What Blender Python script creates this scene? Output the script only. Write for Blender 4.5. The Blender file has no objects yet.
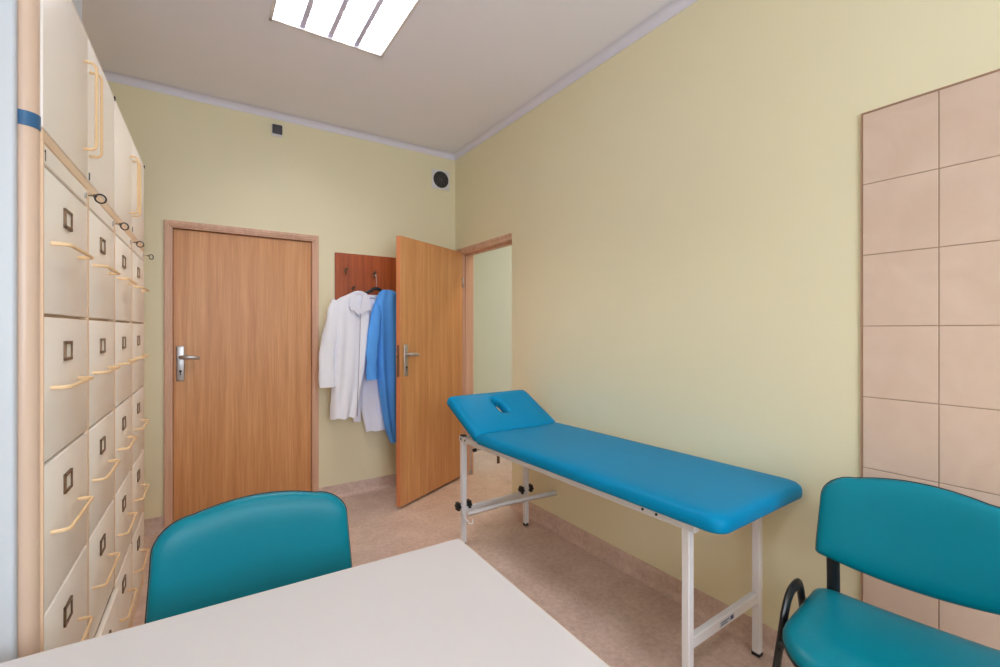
import bpy, bmesh, math, random
from mathutils import Vector, Matrix

PI = math.pi
SC = bpy.context.scene
C = SC.collection
random.seed(7)

# ------------------------------------------------------------------ camera
YAW = 0.5835
cam_d = bpy.data.cameras.new('camera')
cam_d.sensor_width = 36.0
cam_d.lens = 0.456 * 36.0
cam_d.shift_y = -0.004
cam_d.clip_start = 0.02
cam = bpy.data.objects.new('camera', cam_d)
cam.location = (0, 0, 1.33)
cam.rotation_euler = (PI / 2, 0, -YAW)
C.objects.link(cam)
SC.camera = cam

# ------------------------------------------------------------------ world, exposure
w = bpy.data.worlds.new('world')
SC.world = w
w.use_nodes = True
bg = w.node_tree.nodes['Background']
bg.inputs[0].default_value = (0.62, 0.78, 1.0, 1)
bg.inputs[1].default_value = 1.0
SC.view_settings.view_transform = 'Standard'
SC.view_settings.look = 'None'
SC.view_settings.exposure = 0.27
SC.view_settings.gamma = 1.0
SC.view_settings.use_curve_mapping = False
SC.cycles.max_bounces = 10
SC.cycles.diffuse_bounces = 6
SC.cycles.sample_clamp_indirect = 6.0
SC.cycles.caustics_reflective = False
SC.cycles.caustics_refractive = False

# room numbers (metres)
XL, XR, YB, YF, ZC = -0.90, 1.973, 3.74, -1.75, 2.935
WT = 0.12                                  # thickness of the right wall
BBH = 0.098                                # height of the coved skirting
DAY = 62.0                                 # daylight lamp outside the window
TUBE = 82.0                                # emission of the fluorescent tubes

day = bpy.data.lights.new('window_daylight', 'AREA')
day.shape = 'RECTANGLE'
day.size, day.size_y = 1.9, 1.5
day.energy = DAY
day.color = (0.78, 0.88, 1.0)
day_o = bpy.data.objects.new('window_daylight', day)
day_o.location = (0.35, YF - 0.22, 1.72)
day_o.rotation_euler = (PI / 2, 0, 0)
C.objects.link(day_o)
hall = bpy.data.lights.new('corridor_light', 'AREA')
hall.shape = 'RECTANGLE'
hall.size, hall.size_y = 0.3, 1.2
hall.energy = 14
hall.color = (1.0, 0.84, 0.62)
hall_o = bpy.data.objects.new('corridor_light', hall)
hall_o.location = (2.7, 3.4, ZC - 0.03)
C.objects.link(hall_o)


# ------------------------------------------------------------------ materials
def srgb(r, g, b):
    f = lambda c: (c / 255 / 12.92) if c / 255 <= 0.04045 else ((c / 255 + 0.055) / 1.055) ** 2.4
    return (f(r), f(g), f(b), 1.0)


def mat(name, col, rough=0.5, metal=0.0, var=0.0, scale=8.0, bump=0.0, bscale=60.0, coat=0.0, spec=0.5, stretch=None):
    m = bpy.data.materials.new(name)
    m.use_nodes = True
    nt = m.node_tree
    b = nt.nodes['Principled BSDF']
    b.inputs['Base Color'].default_value = col
    b.inputs['Roughness'].default_value = rough
    b.inputs['Metallic'].default_value = metal
    b.inputs['Specular IOR Level'].default_value = spec
    b.inputs['Coat Weight'].default_value = coat
    tc = nt.nodes.new('ShaderNodeTexCoord')
    mp = nt.nodes.new('ShaderNodeMapping')
    nt.links.new(tc.outputs['Object'], mp.inputs['Vector'])
    if stretch:
        mp.inputs['Scale'].default_value = stretch
    n = nt.nodes.new('ShaderNodeTexNoise')
    n.inputs['Scale'].default_value = scale
    n.inputs['Detail'].default_value = 5
    nt.links.new(mp.outputs[0], n.inputs['Vector'])
    r = nt.nodes.new('ShaderNodeValToRGB')
    r.color_ramp.elements[0].position = 0.3
    r.color_ramp.elements[1].position = 0.7
    k = 1 - var
    r.color_ramp.elements[0].color = (col[0] * k, col[1] * k, col[2] * k, 1)
    k = 1 + var
    r.color_ramp.elements[1].color = (min(1, col[0] * k), min(1, col[1] * k), min(1, col[2] * k), 1)
    nt.links.new(n.outputs['Fac'], r.inputs[0])
    nt.links.new(r.outputs[0], b.inputs['Base Color'])
    if bump:
        n2 = nt.nodes.new('ShaderNodeTexNoise')
        n2.inputs['Scale'].default_value = bscale
        n2.inputs['Detail'].default_value = 3
        nt.links.new(mp.outputs[0], n2.inputs['Vector'])
        bp = nt.nodes.new('ShaderNodeBump')
        bp.inputs['Strength'].default_value = bump
        bp.inputs['Distance'].default_value = 0.01
        nt.links.new(n2.outputs['Fac'], bp.inputs['Height'])
        nt.links.new(bp.outputs[0], b.inputs['Normal'])
    return m


def wood(name, dark, mid, light, rough=0.4, sc=1.0):
    """laminate with vertical grain (object Z)"""
    m = bpy.data.materials.new(name)
    m.use_nodes = True
    nt = m.node_tree
    b = nt.nodes['Principled BSDF']
    b.inputs['Roughness'].default_value = rough
    tc = nt.nodes.new('ShaderNodeTexCoord')
    mp = nt.nodes.new('ShaderNodeMapping')
    mp.inputs['Scale'].default_value = (16 * sc, 16 * sc, 0.55 * sc)
    nt.links.new(tc.outputs['Object'], mp.inputs['Vector'])
    n = nt.nodes.new('ShaderNodeTexNoise')
    n.inputs['Scale'].default_value = 1.5
    n.inputs['Detail'].default_value = 7
    n.inputs['Roughness'].default_value = 0.65
    n.inputs['Distortion'].default_value = 0.35
    nt.links.new(mp.outputs[0], n.inputs['Vector'])
    mp2 = nt.nodes.new('ShaderNodeMapping')
    mp2.inputs['Scale'].default_value = (95 * sc, 95 * sc, 3.0 * sc)
    nt.links.new(tc.outputs['Object'], mp2.inputs['Vector'])
    n2 = nt.nodes.new('ShaderNodeTexNoise')
    n2.inputs['Scale'].default_value = 1.3
    n2.inputs['Detail'].default_value = 3
    nt.links.new(mp2.outputs[0], n2.inputs['Vector'])
    mx = nt.nodes.new('ShaderNodeMath')
    mx.operation = 'MULTIPLY_ADD'
    mx.inputs[1].default_value = 0.35
    nt.links.new(n2.outputs['Fac'], mx.inputs[0])
    ml = nt.nodes.new('ShaderNodeMath')
    ml.operation = 'MULTIPLY'
    ml.inputs[1].default_value = 0.68
    nt.links.new(n.outputs['Fac'], ml.inputs[0])
    nt.links.new(ml.outputs[0], mx.inputs[2])
    r = nt.nodes.new('ShaderNodeValToRGB')
    e = r.color_ramp.elements
    e[0].position, e[0].color = 0.36, dark
    e[1].position, e[1].color = 0.66, light
    x = e.new(0.51)
    x.color = mid
    nt.links.new(mx.outputs[0], r.inputs[0])
    nt.links.new(r.outputs[0], b.inputs['Base Color'])
    return m


def emit(name, col, s):
    m = bpy.data.materials.new(name)
    m.use_nodes = True
    nt = m.node_tree
    nt.nodes.remove(nt.nodes['Principled BSDF'])
    e = nt.nodes.new('ShaderNodeEmission')
    e.inputs[0].default_value = col
    e.inputs[1].default_value = s
    nt.links.new(e.outputs[0], nt.nodes['Material Output'].inputs[0])
    return m


M = {}
M['wall'] = mat('wall_paint', srgb(233, 225, 191), 0.5, var=0.012, scale=2.0, bump=0.05, bscale=90)
M['ceiling'] = mat('ceiling_paint', srgb(243, 242, 252), 0.8, var=0.01, scale=2.0)
M['cornice'] = mat('cornice_paint', srgb(226, 224, 238), 0.6, var=0.01)
M['white_wall'] = mat('white_paint', srgb(196, 202, 210), 0.45, var=0.008)
M['door_wood'] = wood('beech_laminate', srgb(188, 128, 76), srgb(204, 146, 92), srgb(218, 162, 110))
M['frame_wood'] = wood('frame_laminate', srgb(202, 156, 128), srgb(214, 172, 144), srgb(224, 184, 158), sc=0.8)
M['rack_wood'] = wood('cherry_board', srgb(140, 62, 26), srgb(166, 80, 36), srgb(186, 96, 48))
M['edge_wood'] = wood('leaf_edge', srgb(196, 118, 72), srgb(208, 130, 84), srgb(220, 146, 98))
M['cream'] = mat('cream_enamel', srgb(242, 234, 223), 0.38, var=0.008, scale=3)
M['peach'] = mat('peach_enamel', srgb(232, 198, 152), 0.35, var=0.02, scale=3)
M['carcass'] = mat('carcass_enamel', srgb(224, 194, 162), 0.35, var=0.01, scale=3)
M['post'] = mat('post_enamel', srgb(212, 184, 162), 0.35, var=0.01, scale=3)
M['brass'] = mat('bronze_holder', srgb(120, 96, 74), 0.35, 0.7, var=0.05)
M['card'] = mat('card', srgb(232, 226, 214), 0.7, var=0.02)
M['dark'] = mat('dark_gap', srgb(40, 36, 34), 0.6, var=0.05)
M['steel'] = mat('brushed_steel', srgb(188, 184, 182), 0.35, 0.8, var=0.04, scale=30)
M['chrome'] = mat('chrome', srgb(215, 215, 215), 0.12, 1.0, var=0.01)
M['blue_tape'] = mat('blue_tape', srgb(38, 92, 134), 0.45, var=0.1, scale=40)
M['teal'] = mat('teal_vinyl', srgb(0, 118, 136), 0.34, var=0.03, scale=3, bump=0.04, bscale=220, spec=0.2)
M['couch_blue'] = mat('blue_vinyl', srgb(0, 128, 176), 0.40, var=0.02, scale=3, bump=0.03, bscale=200, spec=0.1)
M['black_pipe'] = mat('black_enamel', srgb(26, 26, 28), 0.32, var=0.05, spec=0.5)
M['black_plastic'] = mat('black_plastic', srgb(24, 24, 26), 0.5, var=0.1)
M['white_metal'] = mat('white_enamel', srgb(226, 224, 226), 0.3, var=0.01)
M['table_top'] = mat('table_laminate', srgb(206, 201, 202), 0.45, var=0.01, scale=4)
M['table_edge'] = mat('table_edge', srgb(214, 196, 180), 0.45, var=0.02)
M['coat_white'] = mat('white_cotton', srgb(242, 244, 255), 0.85, var=0.02, scale=6, bump=0.1, bscale=60)
M['coat_white2'] = mat('white_cotton_aged', srgb(238, 239, 252), 0.85, var=0.02, scale=6, bump=0.1, bscale=60)
M['coat_line'] = mat('seam_thread', srgb(150, 148, 172), 0.9, var=0.05)
M['coat_blue'] = mat('blue_cotton', srgb(88, 166, 250), 0.8, var=0.05, scale=8, bump=0.1, bscale=60)
M['tube'] = emit('fluorescent_tube', (1.0, 0.97, 0.95, 1), TUBE)
M['reflector'] = mat('reflector_white', srgb(240, 240, 245), 0.35, var=0.0)
M['louvre'] = mat('louvre_aluminium', srgb(222, 222, 250), 0.35, 0.1, var=0.0)
M['grout'] = mat('grout', srgb(176, 150, 128), 0.8, var=0.05)
M['tape_text'] = mat('print_ink', srgb(52, 58, 92), 0.6, var=0.05)
M['sticker'] = mat('sticker_paper', srgb(196, 200, 212), 0.5, var=0.02)


def floor_material():
    m = bpy.data.materials.new('speckled_vinyl')
    m.use_nodes = True
    nt = m.node_tree
    b = nt.nodes['Principled BSDF']
    b.inputs['Roughness'].default_value = 0.42
    tc = nt.nodes.new('ShaderNodeTexCoord')
    n = nt.nodes.new('ShaderNodeTexNoise')
    n.inputs['Scale'].default_value = 4.5
    n.inputs['Detail'].default_value = 9
    n.inputs['Roughness'].default_value = 0.72
    nt.links.new(tc.outputs['Object'], n.inputs['Vector'])
    n2 = nt.nodes.new('ShaderNodeTexNoise')
    n2.inputs['Scale'].default_value = 42
    n2.inputs['Detail'].default_value = 4
    n2.inputs['Roughness'].default_value = 0.7
    nt.links.new(tc.outputs['Object'], n2.inputs['Vector'])
    a = nt.nodes.new('ShaderNodeMath')
    a.operation = 'MULTIPLY_ADD'
    a.inputs[1].default_value = 0.5
    nt.links.new(n2.outputs['Fac'], a.inputs[0])
    h = nt.nodes.new('ShaderNodeMath')
    h.operation = 'MULTIPLY'
    h.inputs[1].default_value = 0.5
    nt.links.new(n.outputs['Fac'], h.inputs[0])
    nt.links.new(h.outputs[0], a.inputs[2])
    r = nt.nodes.new('ShaderNodeValToRGB')
    e = r.color_ramp.elements
    e[0].position, e[0].color = 0.36, srgb(186, 158, 144)
    e[1].position, e[1].color = 0.64, srgb(222, 200, 186)
    x = e.new(0.5)
    x.color = srgb(206, 180, 166)
    nt.links.new(a.outputs[0], r.inputs[0])
    nt.links.new(r.outputs[0], b.inputs['Base Color'])
    return m


def tile_material():
    m = bpy.data.materials.new('beige_tile')
    m.use_nodes = True
    nt = m.node_tree
    b = nt.nodes['Principled BSDF']
    b.inputs['Roughness'].default_value = 0.38
    tc = nt.nodes.new('ShaderNodeTexCoord')
    n = nt.nodes.new('ShaderNodeTexNoise')
    n.inputs['Scale'].default_value = 7
    n.inputs['Detail'].default_value = 6
    n.inputs['Distortion'].default_value = 0.8
    nt.links.new(tc.outputs['Object'], n.inputs['Vector'])
    r = nt.nodes.new('ShaderNodeValToRGB')
    e = r.color_ramp.elements
    e[0].position, e[0].color = 0.3, srgb(210, 184, 164)
    e[1].position, e[1].color = 0.7, srgb(218, 194, 176)
    nt.links.new(n.outputs['Fac'], r.inputs[0])
    nt.links.new(r.outputs[0], b.inputs['Base Color'])
    return m


M['floor'] = floor_material()
M['tile'] = tile_material()


# ------------------------------------------------------------------ mesh helpers
class MB:
    def __init__(s):
        s.bm = bmesh.new()

    def box(s, x0, x1, y0, y1, z0, z1, bev=0.0, seg=2, mi=0):
        r = bmesh.ops.create_cube(s.bm, size=1.0)
        vs = r['verts']
        for v in vs:
            v.co = Vector(((x0 + x1) / 2 + v.co.x * (x1 - x0), (y0 + y1) / 2 + v.co.y * (y1 - y0), (z0 + z1) / 2 + v.co.z * (z1 - z0)))
        fs = set(f for v in vs for f in v.link_faces)
        for f in fs:
            f.material_index = mi
        if bev:
            es = list(set(e for v in vs for e in v.link_edges))
            bmesh.ops.bevel(s.bm, geom=es, offset=bev, segments=seg, profile=0.5, affect='EDGES')
        return s

    def tube(s, pts, r, n=10, r2=None, up=(0, 0, 1), closed=False, caps=True, mi=0):
        """sweep an ellipse (r along the side, r2 along up) through pts"""
        pts = [Vector(p) for p in pts]
        r2 = r if r2 is None else r2
        rings = []
        L = len(pts)
        side0 = None
        for i, p in enumerate(pts):
            if closed:
                t = pts[(i + 1) % L] - pts[(i - 1) % L]
            else:
                t = pts[min(i + 1, L - 1)] - pts[max(i - 1, 0)]
            t.normalize()
            sd = t.cross(Vector(up))
            if sd.length < 0.05:
                sd = side0.copy() if side0 else t.cross(Vector((1, 0, 0)))
            sd = (sd - t * sd.dot(t)).normalized()
            if side0 is not None and sd.dot(side0) < 0:
                sd = -sd
            side0 = sd
            u2 = sd.cross(t)
            rr = r[i] if isinstance(r, (list, tuple)) else r
            rr2 = r2[i] if isinstance(r2, (list, tuple)) else r2
            rings.append([s.bm.verts.new(p + sd * rr * math.cos(2 * PI * k / n) + u2 * rr2 * math.sin(2 * PI * k / n)) for k in range(n)])
        s.loft(rings, closed=closed, mi=mi)
        if caps and not closed:
            for rg, rev in ((rings[0], True), (rings[-1], False)):
                try:
                    f = s.bm.faces.new(rg[::-1] if rev else rg)
                    f.material_index = mi
                except ValueError:
                    pass
        return s

    def loft(s, rings, closed=False, mi=0):
        L = len(rings)
        n = len(rings[0])
        for i in range(L if closed else L - 1):
            a, b = rings[i], rings[(i + 1) % L]
            for k in range(n):
                f = s.bm.faces.new((a[k], a[(k + 1) % n], b[(k + 1) % n], b[k]))
                f.smooth = True
                f.material_index = mi

    def cyl(s, p0, p1, r, n=20, r1=None, bev=0.0, mi=0):
        p0, p1 = Vector(p0), Vector(p1)
        r1 = r if r1 is None else r1
        d = (p1 - p0)
        L = d.length
        d.normalize()
        if bev:
            pts = [p0, p0 + d * bev, p1 - d * bev, p1]
            rs = [r - bev, r, r1, r1 - bev]
        else:
            pts, rs = [p0, p1], [r, r1]
        up = (0, 0, 1) if abs(d.z) < 0.9 else (1, 0, 0)
        return s.tube(pts, rs, n=n, r2=rs, up=up, mi=mi)

    def prism(s, poly, axis, a, b, mi=0):
        """extrude the 2-D polygon along an axis ('x': poly in y,z; 'y': x,z; 'z': x,y)"""
        def P(u, v, t):
            return {'x': (t, u, v), 'y': (u, t, v), 'z': (u, v, t)}[axis]
        A = [s.bm.verts.new(P(u, v, a)) for u, v in poly]
        B = [s.bm.verts.new(P(u, v, b)) for u, v in poly]
        n = len(poly)
        fs = [s.bm.faces.new(A[::-1]), s.bm.faces.new(B)]
        for k in range(n):
            fs.append(s.bm.faces.new((A[k], A[(k + 1) % n], B[(k + 1) % n], B[k])))
        for f in fs:
            f.material_index = mi
        return s

    def build(s, name, m, parent=None, loc=None, rot=None, smooth=None, xf=None):
        if xf is not None:
            bmesh.ops.transform(s.bm, matrix=xf, verts=s.bm.verts)
        bmesh.ops.recalc_face_normals(s.bm, faces=s.bm.faces)
        if smooth is not None:
            for e in s.bm.edges:
                if len(e.link_faces) == 2:
                    e.smooth = e.calc_face_angle(0) < smooth
            for f in s.bm.faces:
                f.smooth = True
        me = bpy.data.meshes.new(name)
        s.bm.to_mesh(me)
        s.bm.free()
        for x in (m if isinstance(m, (list, tuple)) else [m]):
            me.materials.append(x)
        o = bpy.data.objects.new(name, me)
        C.objects.link(o)
        if parent:
            o.parent = parent
        if loc:
            o.location = loc
        if rot:
            o.rotation_euler = rot
        return o


def thing(name, label, cat, loc=(0, 0, 0), rotz=0.0, group=None):
    o = bpy.data.objects.new(name, None)
    o.empty_display_size = 0.1
    C.objects.link(o)
    o.location = loc
    o.rotation_euler = (0, 0, rotz)
    return tag(o, label, cat, group)


def tag(o, label, cat, group=None):
    o['label'] = label
    o['category'] = cat
    if group:
        o['group'] = group
    return o


def struct(o, label=None, cat=None):
    o['kind'] = 'structure'
    if label:
        o['label'] = label
    if cat:
        o['category'] = cat
    return o


def dup(root, loc, rotz, label=None):
    r = root.copy()
    C.objects.link(r)
    r.location = loc
    r.rotation_euler = (0, 0, rotz)
    if label:
        r['label'] = label
    for ch in list(root.children):
        c = ch.copy()
        C.objects.link(c)
        c.parent = r
        for g in list(ch.children):
            d = g.copy()
            C.objects.link(d)
            d.parent = c
    return r


SM = math.radians(40)

# ================================================================== THE ROOM
b = MB()
b.box(XL - 0.2, 3.5, YF - 0.2, 6.2, -0.08, 0.0)
struct(b.build('floor', M['floor']), 'pinkish brown speckled vinyl floor', 'floor')
b = MB()
# ceiling with the openings of the recessed lamps
LAMPS = [(0.30, 2.02), (0.30, -0.95)]
xs = [XL - 0.2, 0.30, 0.90, XR + WT]
ys = [YF - 0.2, -0.95, -0.35, 2.02, 2.62, YB + 0.2]
for i in range(3):
    for j in range(5):
        if i == 1 and j in (1, 3):
            continue
        b.box(xs[i], xs[i + 1], ys[j], ys[j + 1], ZC, ZC + 0.16)
bmesh.ops.remove_doubles(b.bm, verts=b.bm.verts, dist=1e-5)
struct(b.build('ceiling', M['ceiling']), 'plain pale grey ceiling', 'ceiling')
b = MB()
b.box(XR + WT, 3.5, YF - 0.2, 6.2, ZC, ZC + 0.16)
struct(b.build('ceiling', M['ceiling']), 'ceiling of the corridor beyond the open door', 'ceiling')

# back wall with a niche for the closed door
D1X0, D1X1, D1Z = -0.192, 0.775, 2.056      # outside of the door frame
b = MB()
b.box(XL - 0.15, D1X0 + 0.02, YB, YB + 0.12, 0, ZC)
b.box(D1X1 - 0.02, XR + WT, YB, YB + 0.12, 0, ZC)
b.box(D1X0 + 0.02, D1X1 - 0.02, YB, YB + 0.12, D1Z - 0.02, ZC)
b.box(XL - 0.15, XR, YB + 0.12, YB + 0.2, 0, ZC)
struct(b.build('wall_back', M['wall']), 'pale yellow wall holding the closed door', 'wall')
# right wall with the open doorway
OY0, OY1, OZ = 2.825, 3.665, 2.045
b = MB()
b.box(XR, XR + WT, YF, OY0, 0, ZC)
b.box(XR, XR + WT, OY1, YB + 0.12, 0, ZC)
b.box(XR, XR + WT, OY0, OY1, OZ, ZC)
struct(b.build('wall_right', M['wall']), 'long pale yellow wall on the right behind the couch', 'wall')
b = MB()
b.box(XL - 0.12, XL, YF, YB, 0, ZC)
struct(b.build('wall_left', M['wall']), 'pale yellow wall behind the cabinets', 'wall')
# wall behind the viewer, with the window
WX0, WX1, WZ0, WZ1 = -0.55, 1.25, 0.95, 2.45
b = MB()
b.box(XL - 0.15, WX0, YF - 0.15, YF, 0, ZC)
b.box(WX1, XR + WT, YF - 0.15, YF, 0, ZC)
b.box(WX0, WX1, YF - 0.15, YF, 0, WZ0)
b.box(WX0, WX1, YF - 0.15, YF, WZ1, ZC)
struct(b.build('wall_front', M['wall']), 'pale yellow wall with the window, behind the viewer', 'wall')
b = MB()
for x in (WX0, (WX0 + WX1) / 2 - 0.03, WX1 - 0.06):
    b.box(x, x + 0.06, YF - 0.11, YF - 0.05, WZ0, WZ1)
for z in (WZ0, WZ1 - 0.06):
    b.box(WX0, WX1, YF - 0.11, YF - 0.05, z, z + 0.06)
struct(b.build('window_1', M['white_metal']), 'white framed window behind the viewer', 'window')

# corridor
b = MB()
b.box(3.3, 3.4, 0.8, 6.0, 0, ZC)
b.box(XR + WT, 3.4, 5.9, 6.0, 0, ZC)
b.box(XR + WT, 3.4, 0.8, 0.9, 0, ZC)
struct(b.build('wall_corridor', M['wall']), 'yellow corridor wall seen through the open doorway', 'wall')
b = MB()
b.box(3.285, 3.3, 0.9, 5.9, 0, BBH)
struct(b.build('baseboard_corridor', M['floor']))

# coved skirting of floor vinyl
def skirt(name, axis, a, c, face, sgn):
    """cove profile; face = wall plane, sgn = direction into the room"""
    prof = [(0, 0), (0.03, 0), (0.022, 0.004), (0.013, 0.012), (0.008, 0.024), (0.006, 0.04), (0.006, BBH - 0.003), (0.004, BBH), (0, BBH)]
    poly = [(face + sgn * p, z) for p, z in prof]
    bb = MB()
    for a0, a1 in zip(a, c):
        bb.prism(poly, axis, a0, a1)
    return struct(bb.build(name, M['floor'], smooth=SM))


# along the back wall the profile lies in the Y-Z plane and runs along X
skirt('baseboard_back', 'x', [XL, D1X1], [D1X0, XR], YB, -1)
skirt('baseboard_right', 'y', [YF, OY1 + 0.005], [OY0 - 0.005, YB], XR, -1)
skirt('baseboard_left', 'y', [YF], [YB], XL, 1)
skirt('baseboard_front', 'x', [XL], [XR], YF, 1)

# cornice: a small cove
def cornice(name, axis, a, c, face, sgn):
    R = 0.045
    prof = [(0, 0), (0, -R)] + [(0.004 + (R - 0.004) * (1 - math.cos(t)), -R + (R - 0.004) * math.sin(t)) for t in [PI / 2 * k / 6 for k in range(7)]]
    poly = [(face + sgn * p, ZC + z) for p, z in prof]
    return struct(MB().prism(poly, axis, a, c).build(name, M['cornice'], smooth=SM))


cornice('trim_1', 'x', XL, XR, YB, -1)
cornice('trim_2', 'y', YF, YB, XR, -1)
cornice('trim_3', 'y', YF, YB, XL, 1)
cornice('trim_4', 'x', XL, XR, YF, 1)


# ------------------------------------------------------------------ doors
def handle_set(parent, side, m=None):
    """plate + lever in local coords of a leaf: face plane y=0, outward -y; lever towards +x*side"""
    m = m or M['steel']
    p = MB()
    p.box(-0.023, 0.023, -0.010, 0.0, -0.118, 0.118, bev=0.006, seg=3)
    pl = p.build('handle_plate', m, parent, smooth=SM)
    k = MB()
    k.cyl((0, -0.010, -0.052), (0, -0.014, -0.052), 0.0085, n=16)
    k.box(-0.003, 0.003, -0.014, -0.009, -0.078, -0.054)
    k.build('keyhole', M['dark'], pl)
    l = MB()
    pts = [(0, -0.008, 0.043), (0, -0.030, 0.043), (side * 0.004, -0.043, 0.043), (side * 0.018, -0.050, 0.043), (side * 0.05, -0.052, 0.043),
           (side * 0.075, -0.05, 0.041), (side * 0.098, -0.046, 0.037), (side * 0.108, -0.042, 0.034)]
    l.tube(pts, [0.011, 0.011, 0.012, 0.012, 0.012, 0.012, 0.010, 0.006], n=12, r2=[0.011, 0.011, 0.013, 0.015, 0.015, 0.014, 0.011, 0.006])
    l.build('lever', m, pl, smooth=SM)
    return pl


# closed door
d1 = struct(thing('door_1', 'closed beech door in the back wall', 'door', (D1X0, YB, 0)))
wf = D1X1 - D1X0
b = MB()
# stepped casing: outer band, inner band, rebate
for (o0, o1, y0, y1) in ((0.0, 0.022, -0.018, 0.02), (0.020, 0.036, -0.012, 0.03), (0.034, 0.046, -0.004, 0.08)):
    b.box(o0, o1, y0, y1, 0, D1Z - o1, bev=0.002, seg=1)
    b.box(wf - o1, wf - o0, y0, y1, 0, D1Z - o1, bev=0.002, seg=1)
    b.box(o0, wf - o0, y0, y1, D1Z - o1, D1Z - o0, bev=0.002, seg=1)
b.build('door_frame', M['frame_wood'], d1)
b = MB()
b.box(0.048, wf - 0.048, 0.022, 0.062, 0.024, D1Z - 0.05, bev=0.002, seg=1)
lf = b.build('door_leaf', M['door_wood'], d1)
h = handle_set(d1, 1)
h.location = (0.088, 0.022, 1.10)
b = MB()
b.box(0.046, wf - 0.046, 0.066, 0.115, 0.0, D1Z - 0.046)
b.build('door_gap_shade', M['dark'], d1)  # near-black sheet behind the leaf, paints the shade in the gap below it

# open door
d2 = struct(thing('door_2', 'open beech door swung into the room at the back right', 'door', (XR, OY1, 0)))
b = MB()
oy = OY0 - OY1      # local y from 0 (far jamb) down to oy (near jamb)
# lining
b.box(-0.012, WT + 0.012, -0.035, 0.0, 0, OZ, bev=0.002, seg=1)
b.box(0.03, WT + 0.012, oy, oy + 0.035, 0, OZ, bev=0.002, seg=1)
b.box(-0.012, WT + 0.012, oy, 0, OZ - 0.035, OZ, bev=0.002, seg=1)
# architrave on the room side (a thin step)
b.box(-0.018, 0.006, -0.016, 0.012, 0, OZ + 0.012, bev=0.002, seg=1)
b.box(-0.018, 0.006, oy, 0.012, OZ - 0.012, OZ + 0.012, bev=0.002, seg=1)
# rebate stop
b.box(0.045, 0.065, -0.047, -0.03, 0, OZ - 0.03)
b.box(0.045, 0.065, oy + 0.03, -0.03, OZ - 0.047, OZ - 0.03)
b.build('door_frame', M['frame_wood'], d2)
# leaf: hinge point to free edge
HX, HY = XR - 0.02, OY1 - 0.03
FX, FY = 1.218, 3.238
ang = math.atan2(FY - HY, FX - HX)          # direction of the leaf from the hinge
Lf = math.hypot(FX - HX, FY - HY)
# leaf-local: x from hinge to free edge, visible face towards the viewer
b = MB()
b.box(0, Lf - 0.0015, 0.0, 0.039, 0.022, 2.022, bev=0.0015, seg=1)
leaf = b.build('door_leaf', M['door_wood'], d2)
leaf.location = (HX - XR, HY - OY1, 0)
leaf.rotation_euler = (0, 0, ang)
b = MB()
b.box(Lf - 0.0015, Lf + 0.001, 0.001, 0.038, 0.023, 2.021)
b.build('leaf_edge', M['edge_wood'], leaf)
b = MB()
b.box(Lf + 0.0008, Lf + 0.003, 0.009, 0.030, 0.98, 1.215, bev=0.001, seg=1)
b.box(Lf + 0.002, Lf + 0.012, 0.013, 0.026, 1.12, 1.145)
b.build('latch_plate', M['brass'], leaf)
h2 = handle_set(leaf, 1, M['steel'])
h2.location = (Lf - 0.058, 0.039, 1.10)
h2.rotation_euler = (0, 0, PI)
h3 = handle_set(leaf, -1, M['steel'])
h3.location = (Lf - 0.058, 0.0, 1.10)
for z in (0.25, 1.75):
    q = MB()
    q.cyl((0.0, 0.044, z - 0.045), (0.0, 0.044, z + 0.045), 0.007, n=12)
    q.build('hinge', M['steel'], leaf)

# ------------------------------------------------------------------ tiles on the right wall
t0, ztop = 0.642, 2.092
ta = thing('tile_panel', 'beige ceramic tile panel on the right wall behind the teal chair', 'wall tiles', (XR, t0, 0))
b = MB()
b.box(-0.006, -0.0005, -1.4, 0, 0.10, ztop)
b.build('grout', M['grout'], ta)
b = MB()
g = 0.0016
for i in range(7):
    for j in range(8):
        b.box(-0.0085, -0.002, -0.2 * (i + 1) + g, -0.2 * i - g, max(0.1, ztop - 0.25 * (j + 1) + g), ztop - 0.25 * j - g, bev=0.001, seg=1)
b.build('tiles', M['tile'], ta)
b = MB()
b.box(-0.0092, -0.0005, 0.0, 0.005, 0.10, ztop + 0.005)
b.box(-0.0092, -0.0005, -1.4, 0.0, ztop, ztop + 0.005)
b.build('edge_strip', mat('edge_strip', srgb(168, 132, 106), 0.5, var=0.05), ta)


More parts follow.
